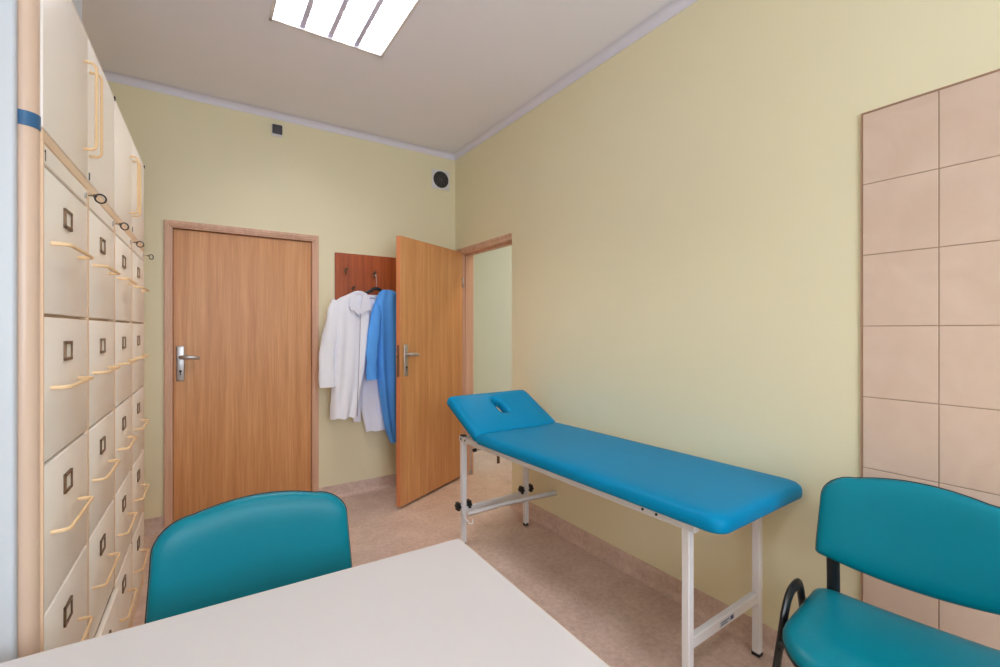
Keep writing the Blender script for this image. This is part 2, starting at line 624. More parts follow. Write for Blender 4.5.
# ------------------------------------------------------------------ ceiling lamps
def ceiling_lamp(x0, y0, label):
    t = thing('ceiling_lamp', label, 'lamp', (x0, y0, ZC), 0, 'recessed fluorescent ceiling lamps')
    S = 0.6
    q = MB()
    for a in ((0, S, 0, 0.016), (0, S, S - 0.016, S), (0, 0.016, 0, S), (S - 0.016, S, 0, S)):
        q.box(a[0], a[1], a[2], a[3], -0.008, 0.10)
    q.box(0, S, 0, S, 0.10, 0.105)
    q.build('housing', M['white_metal'], t)
    # four parabolic troughs along Y
    wv = (S - 0.032) / 4
    q = MB()
    for k in range(4):
        cx = 0.016 + wv * (k + 0.5)
        pr = []
        for i in range(9):
            u = -1 + 2 * i / 8
            pr.append((cx + u * wv / 2, 0.095 - 0.045 * u * u))
        poly = pr + [(cx + wv / 2, 0.099), (cx - wv / 2, 0.099)]
        q.prism(poly, 'y', 0.016, S - 0.016)
    q.build('reflector', M['reflector'], t, smooth=SM)
    for k in range(4):
        cx = 0.016 + wv * (k + 0.5)
        q = MB()
        q.cyl((cx, 0.03, 0.066), (cx, S - 0.03, 0.066), 0.013, n=14)
        q.build('tube', M['tube'], t, smooth=SM)
    # longitudinal fins and cross blades
    q = MB()
    for k in range(1, 4):
        cx = 0.016 + wv * k
        q.prism([(cx - 0.003, 0.048), (cx - 0.013, 0.0), (cx + 0.013, 0.0), (cx + 0.003, 0.048)], 'y', 0.016, S - 0.016)
    for k in range(4):
        xa = 0.016 + wv * k
        for j in range(8):
            yy = 0.016 + (S - 0.032) * (j + 0.5) / 8
            # blade with an arched upper edge
            pts = [(xa + 0.009, 0.001)] + [(xa + wv / 2 + u * (wv / 2 - 0.018), 0.006 + 0.008 * (1 - u * u)) for u in (-1, -0.5, 0, 0.5, 1)] + [(xa + wv - 0.009, 0.001), (xa + wv - 0.012, 0.040)]
            for i in range(5):
                u = 1 - 2 * (i + 0.5) / 5
                pts.append((xa + wv / 2 + u * (wv / 2 - 0.02), 0.026 + 0.012 * u * u))
            pts.append((xa + 0.012, 0.040))
            q.prism(pts, 'y', yy - 0.003, yy + 0.003)
    q.build('louvre', M['louvre'], t)
    return t


ceiling_lamp(LAMPS[0][0], LAMPS[0][1], 'square recessed ceiling lamp with white louvre, cut off by the top edge')
ceiling_lamp(LAMPS[1][0], LAMPS[1][1], 'square recessed fluorescent lamp in the ceiling behind the viewer, outside the picture')


# ================================================================== CABINETS
RA = -math.atan(0.024)
P0 = Vector((-0.27, 1.29, 0))
PW = 0.396
ROWM = Matrix.Translation(P0) @ Matrix.Rotation(RA, 4, 'Z')
SEAM = [1.67, 1.36, 1.05, 0.74, 0.43, 0.12]


def drawer(parent, ztop, zbot, opened=0.0):
    H = ztop - zbot
    q = MB()
    q.box(-0.012 + opened, 0.004 + opened, 0.009, PW - 0.009, 0.004, H - 0.004, bev=0.003, seg=2)
    q.box(-0.35 + opened, -0.01 + opened, 0.02, PW - 0.02, 0.02, H - 0.05)
    d = q.build('drawer', M['cream'], parent, smooth=SM)
    d.location = (0, 0, zbot)
    q = MB()
    f = 0.0065
    cy, cz, hw, hh = 0.182, H - 0.080, 0.031, 0.0225
    x0, x1 = 0.004 + opened, 0.0085 + opened
    q.box(x0, x1, cy - hw, cy + hw, cz - hh, cz - hh + f)
    q.box(x0, x1, cy - hw, cy + hw, cz + hh - f, cz + hh)
    q.box(x0, x1, cy - hw, cy - hw + f, cz - hh, cz + hh)
    q.box(x0, x1, cy + hw - f, cy + hw, cz - hh, cz + hh)
    q.build('label_holder', M['brass'], d)
    q = MB()
    q.box(x0, x0 + 0.0015, cy - hw + f, cy + hw - f, cz - hh + f, cz + hh - f)
    q.build('label_card', M['card'], d)
    q = MB()
    z = H * 0.5
    a, c, o = 0.055, 0.285, 0.028
    pts = [(x0 - 0.003, a, z), (x0 + o - 0.008, a + 0.002, z), (x0 + o - 0.001, a + 0.006, z), (x0 + o + 0.002, a + 0.014, z),
           (x0 + o + 0.002, c - 0.014, z), (x0 + o - 0.001, c - 0.006, z), (x0 + o - 0.008, c - 0.002, z), (x0 - 0.003, c, z)]
    q.tube(pts, 0.0038, n=8, r2=0.0045)
    q.build('handle', M['peach'], d, smooth=SM)
    return d


def filing_cabinet(k, label, opened=None):
    loc = ROWM @ Vector((0, PW * k, 0))
    t = thing('filing_cabinet', label, 'filing cabinet', loc, RA, 'filing cabinets along the left wall')
    q = MB()
    D = 0.6
    q.box(-D, -0.014, 0.001, PW - 0.001, 0.0, 1.715)
    q.box(-0.02, 0.0045, 0.001, 0.0075, 0.06, 1.715)
    q.box(-0.02, 0.0045, PW - 0.0075, PW - 0.001, 0.06, 1.715)
    q.box(-0.02, 0.0, 0.001, PW - 0.001, 0.06, 0.118)
    q.build('body', M['carcass'], t)
    q = MB()
    q.box(-0.012, 0.003, 0.009, PW - 0.009, SEAM[0] + 0.003, 1.715, bev=0.002, seg=1)
    hd = q.build('header_panel', M['cream'], t)
    q = MB()
    q.cyl((0.002, PW - 0.03, SEAM[0] + 0.026), (0.006, PW - 0.03, SEAM[0] + 0.026), 0.009, n=16, bev=0.001)
    q.build('lock', M['steel'], t, smooth=SM)
    for i in range(5):
        drawer(t, SEAM[i], SEAM[i + 1], opened[i] if opened else 0.0)
    return t


CABL = ['cream filing cabinet nearest the viewer, marked 1 beside the rounded post',
        'cream filing cabinet, second from the rounded post, with its bottom drawer slightly open',
        'cream filing cabinet, third from the rounded post',
        'cream filing cabinet at the far end of the row, nearest the closed door']
cabs = []
cabs.append(filing_cabinet(0, CABL[0]))
cabs.append(filing_cabinet(1, CABL[1], [0, 0, 0, 0, 0.014]))
cabs.append(filing_cabinet(2, CABL[2]))
cabs.append(filing_cabinet(3, CABL[3]))

# the numeral on the first cabinet
b = MB()
yc, zc_ = 0.022, 1.692
b.prism([(yc - 0.0015, zc_ - 0.012), (yc + 0.0015, zc_ - 0.012), (yc + 0.0015, zc_ + 0.012), (yc - 0.0005, zc_ + 0.012), (yc - 0.006, zc_ + 0.007), (yc - 0.005, zc_ + 0.005), (yc - 0.0015, zc_ + 0.008)], 'x', 0.003, 0.0037)
b.build('numeral', M['dark'], cabs[0])

# trim strip on top of the filing cabinets = base of upper units
def upper_unit(k, label, ndoor=2):
    loc = ROWM @ Vector((0, PW * k, 1.715))
    t = thing('overhead_cabinet', label, 'cabinet', loc, RA, 'cabinets on top of the filing cabinets')
    Wd = PW * 2
    H = 0.425
    q = MB()
    q.box(-0.6, -0.014, 0.001, Wd - 0.001, 0.0, H)
    q.box(-0.02, 0.004, 0.001, Wd - 0.001, 0.0, 0.026, bev=0.002, seg=1)
    q.build('body', M['carcass'], t)
    q = MB()
    q.box(-0.6, 0.003, 0.001, Wd - 0.001, H, H + 0.004)
    q.build('top_panel', M['cream'], t)
    for s in (0, 1):
        y0 = 0.004 if s == 0 else Wd / 2 + 0.002
        y1 = Wd / 2 - 0.002 if s == 0 else Wd - 0.004
        q = MB()
        q.box(-0.014, 0.004, y0, y1, 0.029, H - 0.002, bev=0.003, seg=2)
        d = q.build('door', M['cream'], t, smooth=SM)
        hy = (Wd / 2 - 0.050) if s == 0 else (Wd / 2 + 0.014)
        z0, z1, o = 0.100, 0.335, 0.028
        q = MB()
        pts = [(0.002, hy, z0), (o - 0.006, hy, z0 + 0.001), (o, hy, z0 + 0.006), (o + 0.002, hy, z0 + 0.014),
               (o + 0.002, hy, z1 - 0.014), (o, hy, z1 - 0.006), (o - 0.006, hy, z1 - 0.001), (0.002, hy, z1)]
        q.tube(pts, 0.0038, n=8, r2=0.0045, up=(0, 1, 0))
        q.build('handle', M['peach'], d, smooth=SM)
    q = MB()
    q.box(0.003, 0.006, Wd / 2 + 0.006, Wd / 2 + 0.011, 0.032, 0.052)
    q.build('keyhole', M['dark'], t)
    q = MB()
    q.box(0.0, 0.007, Wd - 0.008, Wd - 0.001, H - 0.008, H + 0.006)
    q.build('stop', M['dark'], t)
    return t


upper_unit(0, 'two-door cream cabinet standing on the two nearer filing cabinets')
upper_unit(2, 'two-door cream cabinet standing on the two farther filing cabinets')

# keys in the locks
def key_ring(k, label, spin):
    loc = ROWM @ Vector((0.009, PW * (k + 1) - 0.03, SEAM[0] + 0.026))
    t = thing('key_ring', label, 'keys', loc, RA, 'keys left in the cabinet locks')
    q = MB()
    q.box(0.0, 0.012, -0.001, 0.001, -0.002, 0.002)
    q.cyl((0.014, -0.001, 0), (0.014, 0.001, 0), 0.005, n=16)
    q.build('key', M['brass'], t)
    q = MB()
    pts = []
    for i in range(20):
        a = 2 * PI * i / 20
        y, z = 0.012 * math.sin(a), 0.012 * math.cos(a) - 0.006
        pts.append((0.026 + y * math.cos(spin), y * math.sin(spin), z))
    q.tube(pts, 0.0022, n=6, closed=True)
    q.build('ring', M['black_plastic'], t, smooth=SM)
    return t


key_ring(0, 'key with black ring in the lock of the nearest filing cabinet', 0.35)
key_ring(1, 'key with black ring in the lock of the second filing cabinet', 0.6)
key_ring(2, 'key with black ring in the lock of the third filing cabinet', 0.2)
key_ring(3, 'key with black ring in the lock of the farthest filing cabinet', 0.9)

# rounded post at the end of the row
t = thing('corner_post', 'rounded peach post at the near end of the filing cabinets with a blue band', 'post', P0, RA)
R = 0.022
def post_poly(r, e=0.0):
    pl = [(-R - 0.02, -0.0005), (e, -0.0005)] + [(-R + r * math.cos(a), -R * 0.0 - 0.004 + -(r) * math.sin(a)) for a in [PI / 2 * i / 10 for i in range(11)]]
    pl.append((-R - 0.02, -0.004 - r))
    return pl


q = MB()
q.prism(post_poly(R), 'z', 0, 2.144)
q.build('post', M['post'], t, smooth=SM)
q = MB()
q.prism([(p[0] if p[0] > -R - 0.01 else -R - 0.01, p[1]) for p in post_poly(R + 0.0015, 0.0015)], 'z', 1.733, 1.762)
q.build('band', M['blue_tape'], t, smooth=SM)

# white panel by the post
b = MB()
b.box(-0.62, -0.0235, -0.050, -0.028, 0.0, 2.30, bev=0.006, seg=3)
o = b.build('side_panel', M['white_wall'], None, loc=P0, rot=(0, 0, RA), smooth=SM)
tag(o, 'tall plain white panel at the left edge of the picture, beside the rounded post', 'panel')

# white box on top of the near overhead cabinet
loc = ROWM @ Vector((0, 0, 2.1445))
t = thing('storage_box', 'white box on top of the near overhead cabinet, at the top edge', 'box', loc, RA)
b = MB()
b.box(-0.32, -0.008, 0.02, 0.392, 0.0, 0.30, bev=0.004)
b.build('box', M['white_wall'], t, smooth=SM)
b = MB()
b.box(-0.325, -0.003, 0.015, 0.397, 0.30, 0.34, bev=0.004)
b.build('lid', M['white_wall'], t, smooth=SM)

# ================================================================== TABLE
TR = math.radians(-1.3)
t = thing('table', 'white laminate table in the foreground', 'table', (0.603, 1.120, 0), TR)
b = MB()
TWX, TDY = 1.4, 0.78
b.box(-TWX, 0, -TDY, 0, 0.7255, 0.75, bev=0.0015, seg=1)
b.build('tabletop', M['table_top'], t)
b = MB()
for a in ((-TWX - 0.001, 0.001, 0, 0.0015), (-TWX - 0.001, 0.001, -TDY - 0.0015, -TDY), (-TWX - 0.0015, -TWX, -TDY, 0), (0, 0.0015, -TDY, 0)):
    b.box(a[0], a[1], a[2], a[3], 0.7265, 0.749)
b.build('edge_band', M['table_edge'], t)
b = MB()
b.box(-TWX + 0.06, -0.06, -0.085, -0.06, 0.665, 0.7255)
b.box(-TWX + 0.06, -0.06, -TDY + 0.06, -TDY + 0.085, 0.665, 0.7255)
b.box(-TWX + 0.06, -TWX + 0.085, -TDY + 0.06, -0.06, 0.665, 0.7255)
b.box(-0.085, -0.06, -TDY + 0.06, -0.06, 0.665, 0.7255)
b.build('frame', M['white_metal'], t)
for x in (-TWX + 0.055, -0.10):
    for y in (-TDY + 0.055, -0.10):
        b = MB()
        b.box(x, x + 0.045, y, y + 0.045, 0.0, 0.7255, bev=0.004)
        b.build('leg', M['white_metal'], t)


# ================================================================== CHAIRS
def outline_back():
    """half-widths: list of (x,z) of the backrest, centre z = 0 at mid height"""
    pts = []
    hw, zb, zs, zc = 0.242, -0.141, 0.062, 0.132
    # bottom from left to right, dipping in the middle
    for i in range(-10, 11):
        u = i / 10
        pts.append((u * (hw - 0.022), zb - 0.032 * (1 - u * u)))
    # bottom right corner
    for i in range(1, 5):
        a = -PI / 2 + PI / 2 * i / 5
        pts.append((hw - 0.022 + 0.018 * math.cos(a) + 0.0, zb + 0.018 + 0.018 * math.sin(a)))
    # right side up (a touch wider at the top third)
    for i in range(1, 7):
        u = i / 7
        pts.append((hw - 0.004 - 0.010 * u, zb + 0.018 + (zs - zb - 0.018) * u * 0.86))
    # top right round corner
    r = 0.085
    cx, cz = hw - 0.014 - r, zs - 0.02
    for i in range(0, 8):
        a = PI / 2 * i / 8
        pts.append((cx + r * math.cos(a), cz + r * 0.85 * math.sin(a)))
    top_z = cz + r * 0.85
    for i in range(-9, 10):
        u = -i / 9.0
        pts.append((u * cx, top_z + (zc - top_z) * (1 - u * u)))
    for i in range(7, -1, -1):
        a = PI / 2 * i / 8
        pts.append((-cx - r * math.cos(a), cz + r * 0.85 * math.sin(a)))
    for i in range(6, 0, -1):
        u = i / 7
        pts.append((-hw + 0.004 + 0.010 * u, zb + 0.018 + (zs - zb - 0.018) * u * 0.86))
    for i in range(4, 0, -1):
        a = -PI / 2 + PI / 2 * i / 5
        pts.append((-(hw - 0.022 + 0.018 * math.cos(a)), zb + 0.018 + 0.018 * math.sin(a)))
    return pts


def padded(pts, prof, fn, hx, hy, fill=(0.8, 0.55, 0.3, 0.08)):
    """rings of an outline; prof: list of (inset, height); fn maps (x, y, h) to 3-D"""
    q = MB()
    rings = []
    for d, hgt in prof:
        rings.append([q.bm.verts.new(fn(x * (1 - d / hx), y * (1 - d / hy), hgt)) for x, y in pts])
    for (d, hgt), at_end in ((prof[0], False), (prof[-1], True)):
        for k in fill:
            rg = [q.bm.verts.new(fn(k * x * (1 - d / hx), k * y * (1 - d / hy), hgt)) for x, y in pts]
            rings = rings + [rg] if at_end else [rg] + rings
    q.loft(rings)
    q.bm.faces.new(rings[0][::-1])
    q.bm.faces.new(rings[-1])
    return q


def chair_proto(label):
    t = thing('chair', label, 'chair', (0, 0, 0), 0)
    # local: faces -y, backrest at +y
    bo = outline_back()

    def fb(off):
        def f(x, z, hgt):
            zz = 0.748 + z
            y = 0.215 + 0.10 * (zz - 0.60) - 0.55 * x * x + 0.0
            return Vector((x, y - hgt - off, zz))
        return f
    prof = [(0.004, -0.002), (0.0, 0.002), (0.0, 0.008), (0.003, 0.015), (0.009, 0.021), (0.02, 0.026), (0.045, 0.030), (0.07, 0.0315)]
    q = padded(bo, prof, fb(0.0), 0.242, 0.158)
    q.build('backrest', M['teal'], t, smooth=math.radians(60))
    prof = [(0.03, -0.022), (0.012, -0.018), (0.002, -0.010), (-0.002, -0.002), (-0.0025, 0.0025), (0.003, 0.003)]
    q = padded(bo, prof, fb(0.0), 0.242, 0.158)
    q.build('back_shell', M['black_plastic'], t, smooth=math.radians(60))
    # seat
    so = []
    hx, hy = 0.250, 0.21
    rr = [(hx, hy, 0.045, 0), (-hx, hy, 0.045, 1), (-hx, -hy, 0.125, 2), (hx, -hy, 0.125, 3)]
    for cx, cy, r, k in rr:
        sx, sy = (1 if cx > 0 else -1), (1 if cy > 0 else -1)
        for i in range(9):
            a = k * PI / 2 + PI / 2 * i / 8
            so.append((cx - sx * r + r * math.cos(a), cy - sy * r + r * math.sin(a)))

    # bowed sides: add points along straight runs
    def dens(p, step=0.04):
        out = []
        for i in range(len(p)):
            a, c = Vector(p[i]), Vector(p[(i + 1) % len(p)])
            n = max(1, int((c - a).length / step))
            for j in range(n):
                out.append(tuple(a.lerp(c, j / n)))
        return out
    so = dens(so)
    so = [(x, y - 0.012 * (1 - (x / hx) ** 2) * (1 if y < -0.1 else 0)) for x, y in so]

    def fs(x, y, hgt):
        dip = 0.010 * (1 - min(1, (x / hx) ** 2)) if hgt > 0.02 else 0
        front = -0.018 * max(0, (-y - 0.10) / 0.11) ** 2
        return Vector((x, y + 0.025, 0.450 + hgt + front - dip * 0.6))
    prof = [(0.006, 0.0), (0.0, 0.006), (0.0, 0.018), (0.003, 0.028), (0.009, 0.036), (0.02, 0.043), (0.045, 0.048), (0.09, 0.050)]
    q = padded(so, prof, fs, hx, hy)
    q.build('seat', M['teal'], t, smooth=math.radians(60))
    prof = [(0.04, -0.012), (0.012, -0.010), (0.0, -0.004), (-0.0015, 0.003), (-0.0015, 0.007), (0.004, 0.008)]
    q = padded(so, prof, fs, hx, hy)
    q.build('seat_shell', M['black_plastic'], t, smooth=math.radians(60))
    # side frames (front leg, bend, rear leg)
    def arc(p, c, n=6):
        return p
    for s in (-1, 1):
        x = s * 0.270
        ctrl = [(x * 1.03, -0.205, 0.012), (x, -0.035, 0.40), (x, 0.005, 0.475), (x, 0.040, 0.510), (x, 0.085, 0.520), (x, 0.130, 0.508), (x, 0.152, 0.465), (x, 0.175, 0.38), (x * 1.02, 0.245, 0.012)]
        pts = smooth_path(ctrl, 6, sharp=())
        front = [p for p in pts if p[1] <= 0.087]
        rear = [p for p in pts if p[1] >= 0.083]
        q = MB()
        q.tube(front, 0.010, n=12, r2=0.018, up=(0, 1, 0.2))
        q.build('front_leg', M['black_pipe'], t, smooth=SM)
        q = MB()
        q.tube(rear, 0.010, n=12, r2=0.018, up=(0, 1, 0.2))
        q.build('rear_leg', M['black_pipe'], t, smooth=SM)
        for yy, zz in ((-0.205, 0.012), (0.245, 0.012)):
            q = MB()
            q.cyl((x * 1.03, yy, 0.0), (x * 1.03, yy, 0.03), 0.017, n=14, bev=0.002)
            q.build('foot_cap', M['black_plastic'], t, smooth=SM)
        # upright from under the seat to the backrest
        q = MB()
        ux = s * 0.200
        ctrl = [(ux, 0.06, 0.415), (ux, 0.17, 0.416), (ux, 0.212, 0.435), (ux, 0.222, 0.50), (ux, 0.218, 0.60), (ux, 0.225, 0.72)]
        q.tube(smooth_path(ctrl, 5), 0.018, n=12, r2=0.0065, up=(0, 1, 0.3))
        q.build('upright', M['black_pipe'], t, smooth=SM)
    # cross bars under the seat
    for yy in (-0.05, 0.11):
        q = MB()
        q.tube([(-0.270, yy, 0.40), (0.270, yy, 0.40)], 0.010, n=10)
        q.build('crossbar', M['black_pipe'], t, smooth=SM)
    return t


def smooth_path(ctrl, n=6, sharp=()):
    """Catmull-Rom through the control points"""
    P = [Vector(c) for c in ctrl]
    P = [P[0] * 2 - P[1]] + P + [P[-1] * 2 - P[-2]]
    out = []
    for i in range(1, len(P) - 2):
        a, c, d, e = P[i - 1], P[i], P[i + 1], P[i + 2]
        for j in range(n):
            u = j / n
            v = 0.5 * ((2 * c) + (d - a) * u + (2 * a - 5 * c + 4 * d - e) * u * u + (3 * c - a - 3 * d + e) * u ** 3)
            out.append(tuple(v))
    out.append(tuple(P[-2]))
    return out


ch1 = chair_proto('teal vinyl chair pushed up to the far side of the white table')
ch1['group'] = 'teal vinyl chairs'
ch1.location = (0.133, 1.160, 0)
ch1.rotation_euler = (0, 0, 0)
dup(ch1, (1.516, 0.411, 0), -PI / 2 + math.radians(7), 'teal vinyl chair with black frame by the beige tiles at the right edge')

# ================================================================== TREATMENT COUCH
t = thing('treatment_couch', 'blue vinyl treatment couch with raised head end and white metal frame', 'treatment couch', (1.399, 0.945, 0.008), math.radians(1.9))
# local: x across (0 near rail .. 0.505 far rail), y along to the head (0..1.565)
LW, LL = 0.522, 1.545


def rrect(x0, x1, y0, y1, rs, step=0.05):
    pts = []
    cs = [(x1, y1, rs[0]), (x0, y1, rs[1]), (x0, y0, rs[2]), (x1, y0, rs[3])]
    mx, my = (x0 + x1) / 2, (y0 + y1) / 2
    for k, (cx, cy, r) in enumerate(cs):
        sx, sy = (1 if cx > mx else -1), (1 if cy > my else -1)
        for i in range(7):
            a = k * PI / 2 + PI / 2 * i / 6
            pts.append((cx - sx * r + r * math.cos(a) - mx, cy - sy * r + r * math.sin(a) - my))
    out = []
    for i in range(len(pts)):
        a, c = Vector(pts[i]), Vector(pts[(i + 1) % len(pts)])
        n = max(1, int((c - a).length / step))
        for j in range(n):
            out.append(tuple(a.lerp(c, j / n)))
    return out, mx, my


PADP = [(0.008, 0.0), (0.002, 0.003), (0.0, 0.012), (0.0, 0.03), (0.004, 0.042), (0.011, 0.051), (0.022, 0.056), (0.045, 0.059), (0.09, 0.060)]
X0, X1 = -0.055, 0.562
MY0, MY1 = -0.145, 1.275
pts, mx, my = rrect(X0, X1, MY0, MY1, (0.014, 0.014, 0.05, 0.05))
q = padded(pts, PADP, lambda x, y, h: Vector((x + mx, y + my, 0.676 + h)), (X1 - X0) / 2, (MY1 - MY0) / 2)
q.build('mattress', M['couch_blue'], t, smooth=math.radians(60))
b = MB()
b.box(X0 + 0.05, X1 - 0.05, MY0 + 0.06, MY1 - 0.01, 0.664, 0.678)
b.build('base_board', M['white_wall'], t)

# head section with the slot: outer rounded rectangle lofted to the inner slot
HL = 0.405
HA = math.radians(27.5)
head_m = Matrix.Translation((0, 1.282, 0.676)) @ Matrix.Rotation(HA, 4, 'X')
hx0, hx1 = X0, X1
cx, cy = (hx0 + hx1) / 2, HL / 2
scx, scy = cx, HL * 0.60
N = 96


def ray_rr(a, hx_, hy_, r):
    """point of a rounded rectangle (centred) in direction a"""
    d = Vector((math.cos(a), math.sin(a)))
    lo, hi = 0.0, hx_ + hy_
    def inside(p):
        qx, qy = abs(p[0]) - (hx_ - r), abs(p[1]) - (hy_ - r)
        return math.hypot(max(qx, 0), max(qy, 0)) + min(max(qx, qy), 0) <= r
    for _ in range(40):
        m_ = (lo + hi) / 2
        if inside(d * m_):
            lo = m_
        else:
            hi = m_
    return d * lo


# spread the sample angles so corners keep their shape
angs = []
for i in range(N):
    a = 2 * PI * i / N
    angs.append(math.atan2(math.sin(a) * HL, math.cos(a) * (hx1 - hx0)) % (2 * PI))


def outer(a, ins):
    p = ray_rr(a, (hx1 - hx0) / 2 - ins, HL / 2 - ins, max(0.03 - ins * 0.3, 0.006))
    return Vector((cx + p.x, cy + p.y))


def slot(a, ext):
    p = ray_rr(a, 0.026 + ext, 0.066 + ext, 0.0259 + ext)
    return Vector((scx + p.x, scy + p.y))


T = 0.060
rings_def = [('o', 0.006, 0.0), ('o', 0.0, 0.006), ('o', 0.0, 0.03), ('o', 0.004, 0.042), ('o', 0.011, 0.051), ('o', 0.022, 0.056), ('o', 0.045, 0.059),
             ('s', 0.05, 0.060), ('s', 0.026, 0.059), ('s', 0.012, 0.055), ('s', 0.004, 0.046), ('s', 0.0, 0.034), ('s', 0.0, 0.006), ('s', 0.006, 0.0)]
q = MB()
rings = []
for kd, d, hgt in rings_def:
    rr_ = []
    for a in angs:
        p = outer(a, d) if kd == 'o' else slot(a, d)
        rr_.append(q.bm.verts.new(head_m @ Vector((p.x, p.y, hgt))))
    rings.append(rr_)
q.loft(rings, closed=True)
q.build('headrest', M['couch_blue'], t, smooth=math.radians(60))
# head section frame (under the pad)
b = MB()
for x in (0.0, LW - 0.025):
    b.box(x, x + 0.025, 0.0, HL - 0.05, -0.026, -0.001)
b.box(0.0, LW, HL - 0.07, HL - 0.045, -0.026, -0.001)
b.build('headrest_frame', M['white_metal'], t, xf=head_m)

# long frame
RT = 0.664
b = MB()
S = 0.030
for x in (0.0, LW - S):
    b.box(x, x + S, -0.02, LL + 0.015, RT - 0.034, RT, bev=0.003, seg=1)
for y in (0.0, 0.62, 1.24):
    b.box(S, LW - S, y, y + S, RT - 0.034, RT - 0.004)
b.box(S, LW - S, LL - 0.02, LL + 0.012, RT - 0.034, RT - 0.004)
b.build('frame', M['white_metal'], t)
b = MB()
for y in (0.13, 0.19, LL - 0.01, LL - 0.06):
    b.cyl((-0.004, y, RT - 0.017), (0.002, y, RT - 0.017), 0.005, n=10)
b.build('screw', M['dark'], t)
# legs
for x in (0.0, LW - S):
    b = MB()
    b.box(x, x + S, 0.0, S, 0.004, RT - 0.03, bev=0.003, seg=1)
    lg = b.build('leg', M['white_metal'], t)
    b = MB()
    b.box(x - 0.001, x + S + 0.001, -0.001, S + 0.001, -0.008, 0.006, bev=0.002, seg=1)
    b.build('foot_cap', M['black_plastic'], lg)
for x in (0.0, LW - S):
    b = MB()
    b.box(x, x + S, LL - S, LL, 0.004, RT + 0.002, bev=0.003, seg=1)
    b.box(x - 0.001, x + S + 0.001, LL - S - 0.001, LL + 0.001, 0.27, RT - 0.03, bev=0.003, seg=1)
    lg = b.build('leg', M['white_metal'], t)
    b = MB()
    b.cyl((x + S / 2, LL - S / 2, -0.008), (x + S / 2, LL - S / 2, 0.012), 0.018, n=16, bev=0.003)
    b.build('foot_cap', M['black_plastic'], lg, smooth=SM)
    b = MB()
    b.box(x - 0.001, x + S + 0.001, LL - S - 0.001, LL + 0.001, RT, RT + 0.008, bev=0.002, seg=1)
    b.build('end_cap', M['black_plastic'], lg)
# lower bars
b = MB()
b.box(S, LW - S, 0.002, S - 0.002, 0.215, 0.255, bev=0.003, seg=1)
cb = b.build('crossbar', M['white_metal'], t)
b = MB()
b.box(0.20, 0.30, 0.0008, 0.0022, 0.224, 0.246)
b.build('maker_sticker', M['sticker'], cb)
b = MB()
# small dark emblem and two lines of print
b.box(0.272, 0.292, 0.0002, 0.0012, 0.229, 0.243, bev=0.0)
b.box(0.206, 0.262, 0.0002, 0.0012, 0.238, 0.241)
b.box(0.206, 0.250, 0.0002, 0.0012, 0.230, 0.233)
b.build('sticker_print', M['tape_text'], cb)
b = MB()
b.box(S, LW - S, LL - S + 0.003, LL - 0.003, 0.195, 0.228, bev=0.003, seg=1)
b.build('crossbar', M['white_metal'], t)
# movable footrest bar: pivots at the near head leg, rests past the far leg
b = MB()
b.tube([(0.02, LL - 0.06, 0.195), (0.22, LL - 0.13, 0.232), (0.525, LL - 0.30, 0.292)], 0.010, n=4, r2=0.016)
b.build('stay_bar', M['white_metal'], t)
b = MB()
b.tube([(-0.010, LL - 0.035, 0.195), (-0.006, LL - 0.12, 0.165), (0.010, LL - 0.135, 0.167), (0.012, LL - 0.13, 0.19)], 0.0045, n=8)
b.build('hook', M['white_metal'], t)
# clamping star knobs
def star_knob(x0, x1, y, z, parent):
    q = MB()
    n = 30
    prof = [(x0, 0.6), (x0 + (x1 - x0) * 0.15, 0.95), (x0 + (x1 - x0) * 0.85, 0.95), (x1, 0.7)]
    rings = []
    for xx, k in prof:
        rings.append([q.bm.verts.new((xx, y + (0.026 + 0.004 * math.cos(6 * 2 * PI * i / n)) * k * math.cos(2 * PI * i / n), z + (0.026 + 0.004 * math.cos(6 * 2 * PI * i / n)) * k * math.sin(2 * PI * i / n))) for i in range(n)])
    q.loft(rings)
    q.bm.faces.new(rings[0][::-1])
    q.bm.faces.new(rings[-1])
    q.build('knob', M['black_plastic'], parent, smooth=SM)


for x in (0.0, LW - S):
    star_knob(x - 0.036, x - 0.012, LL - S / 2, 0.238, t)
    star_knob(x + S + 0.012, x + S + 0.036, LL - S / 2, 0.238, t)
    q = MB()
    q.cyl((x - 0.014, LL - S / 2, 0.238), (x + S + 0.014, LL - S / 2, 0.238), 0.008, n=12)
    q.build('bolt', M['steel'], t)
# support mechanism of the head end
b = MB()
b.tube([(0.08, 1.495, 0.575), (0.12, 1.46, 0.585), (0.17, 1.40, 0.63)], 0.004, n=8)
b.build('release_lever', M['steel'], t)
b = MB()
b.cyl((0.066, 1.505, 0.572), (0.086, 1.49, 0.577), 0.011, n=14, bev=0.003)
b.build('lever_grip', M['black_plastic'], t, smooth=SM)
b = MB()
b.tube([(0.05, LL - 0.045, 0.63), (0.05, LL - 0.045, 0.45)], 0.0035, n=8)
b.box(0.035, 0.058, LL - 0.049, LL - 0.041, 0.435, 0.45)
b.build('support_rod', M['steel'], t)
b = MB()
b.box(0.165, 0.18, 1.375, 1.385, 0.505, 0.60)
b.tube([(0.172, 1.38, 0.60), (0.172, 1.30, 0.64)], 0.005, n=8)
b.build('ratchet', M['brass'], t)
b = MB()
p = head_m @ Vector((0.1, HL - 0.06, -0.02))
p2 = head_m @ Vector((LW - 0.1, HL - 0.06, -0.02))
b.tube([p, (0.10, LL - 0.22, RT - 0.02)], 0.007, n=8)
b.tube([p2, (LW - 0.10, LL - 0.22, RT - 0.02)], 0.007, n=8)
b.build('support_strut', M['white_metal'], t)

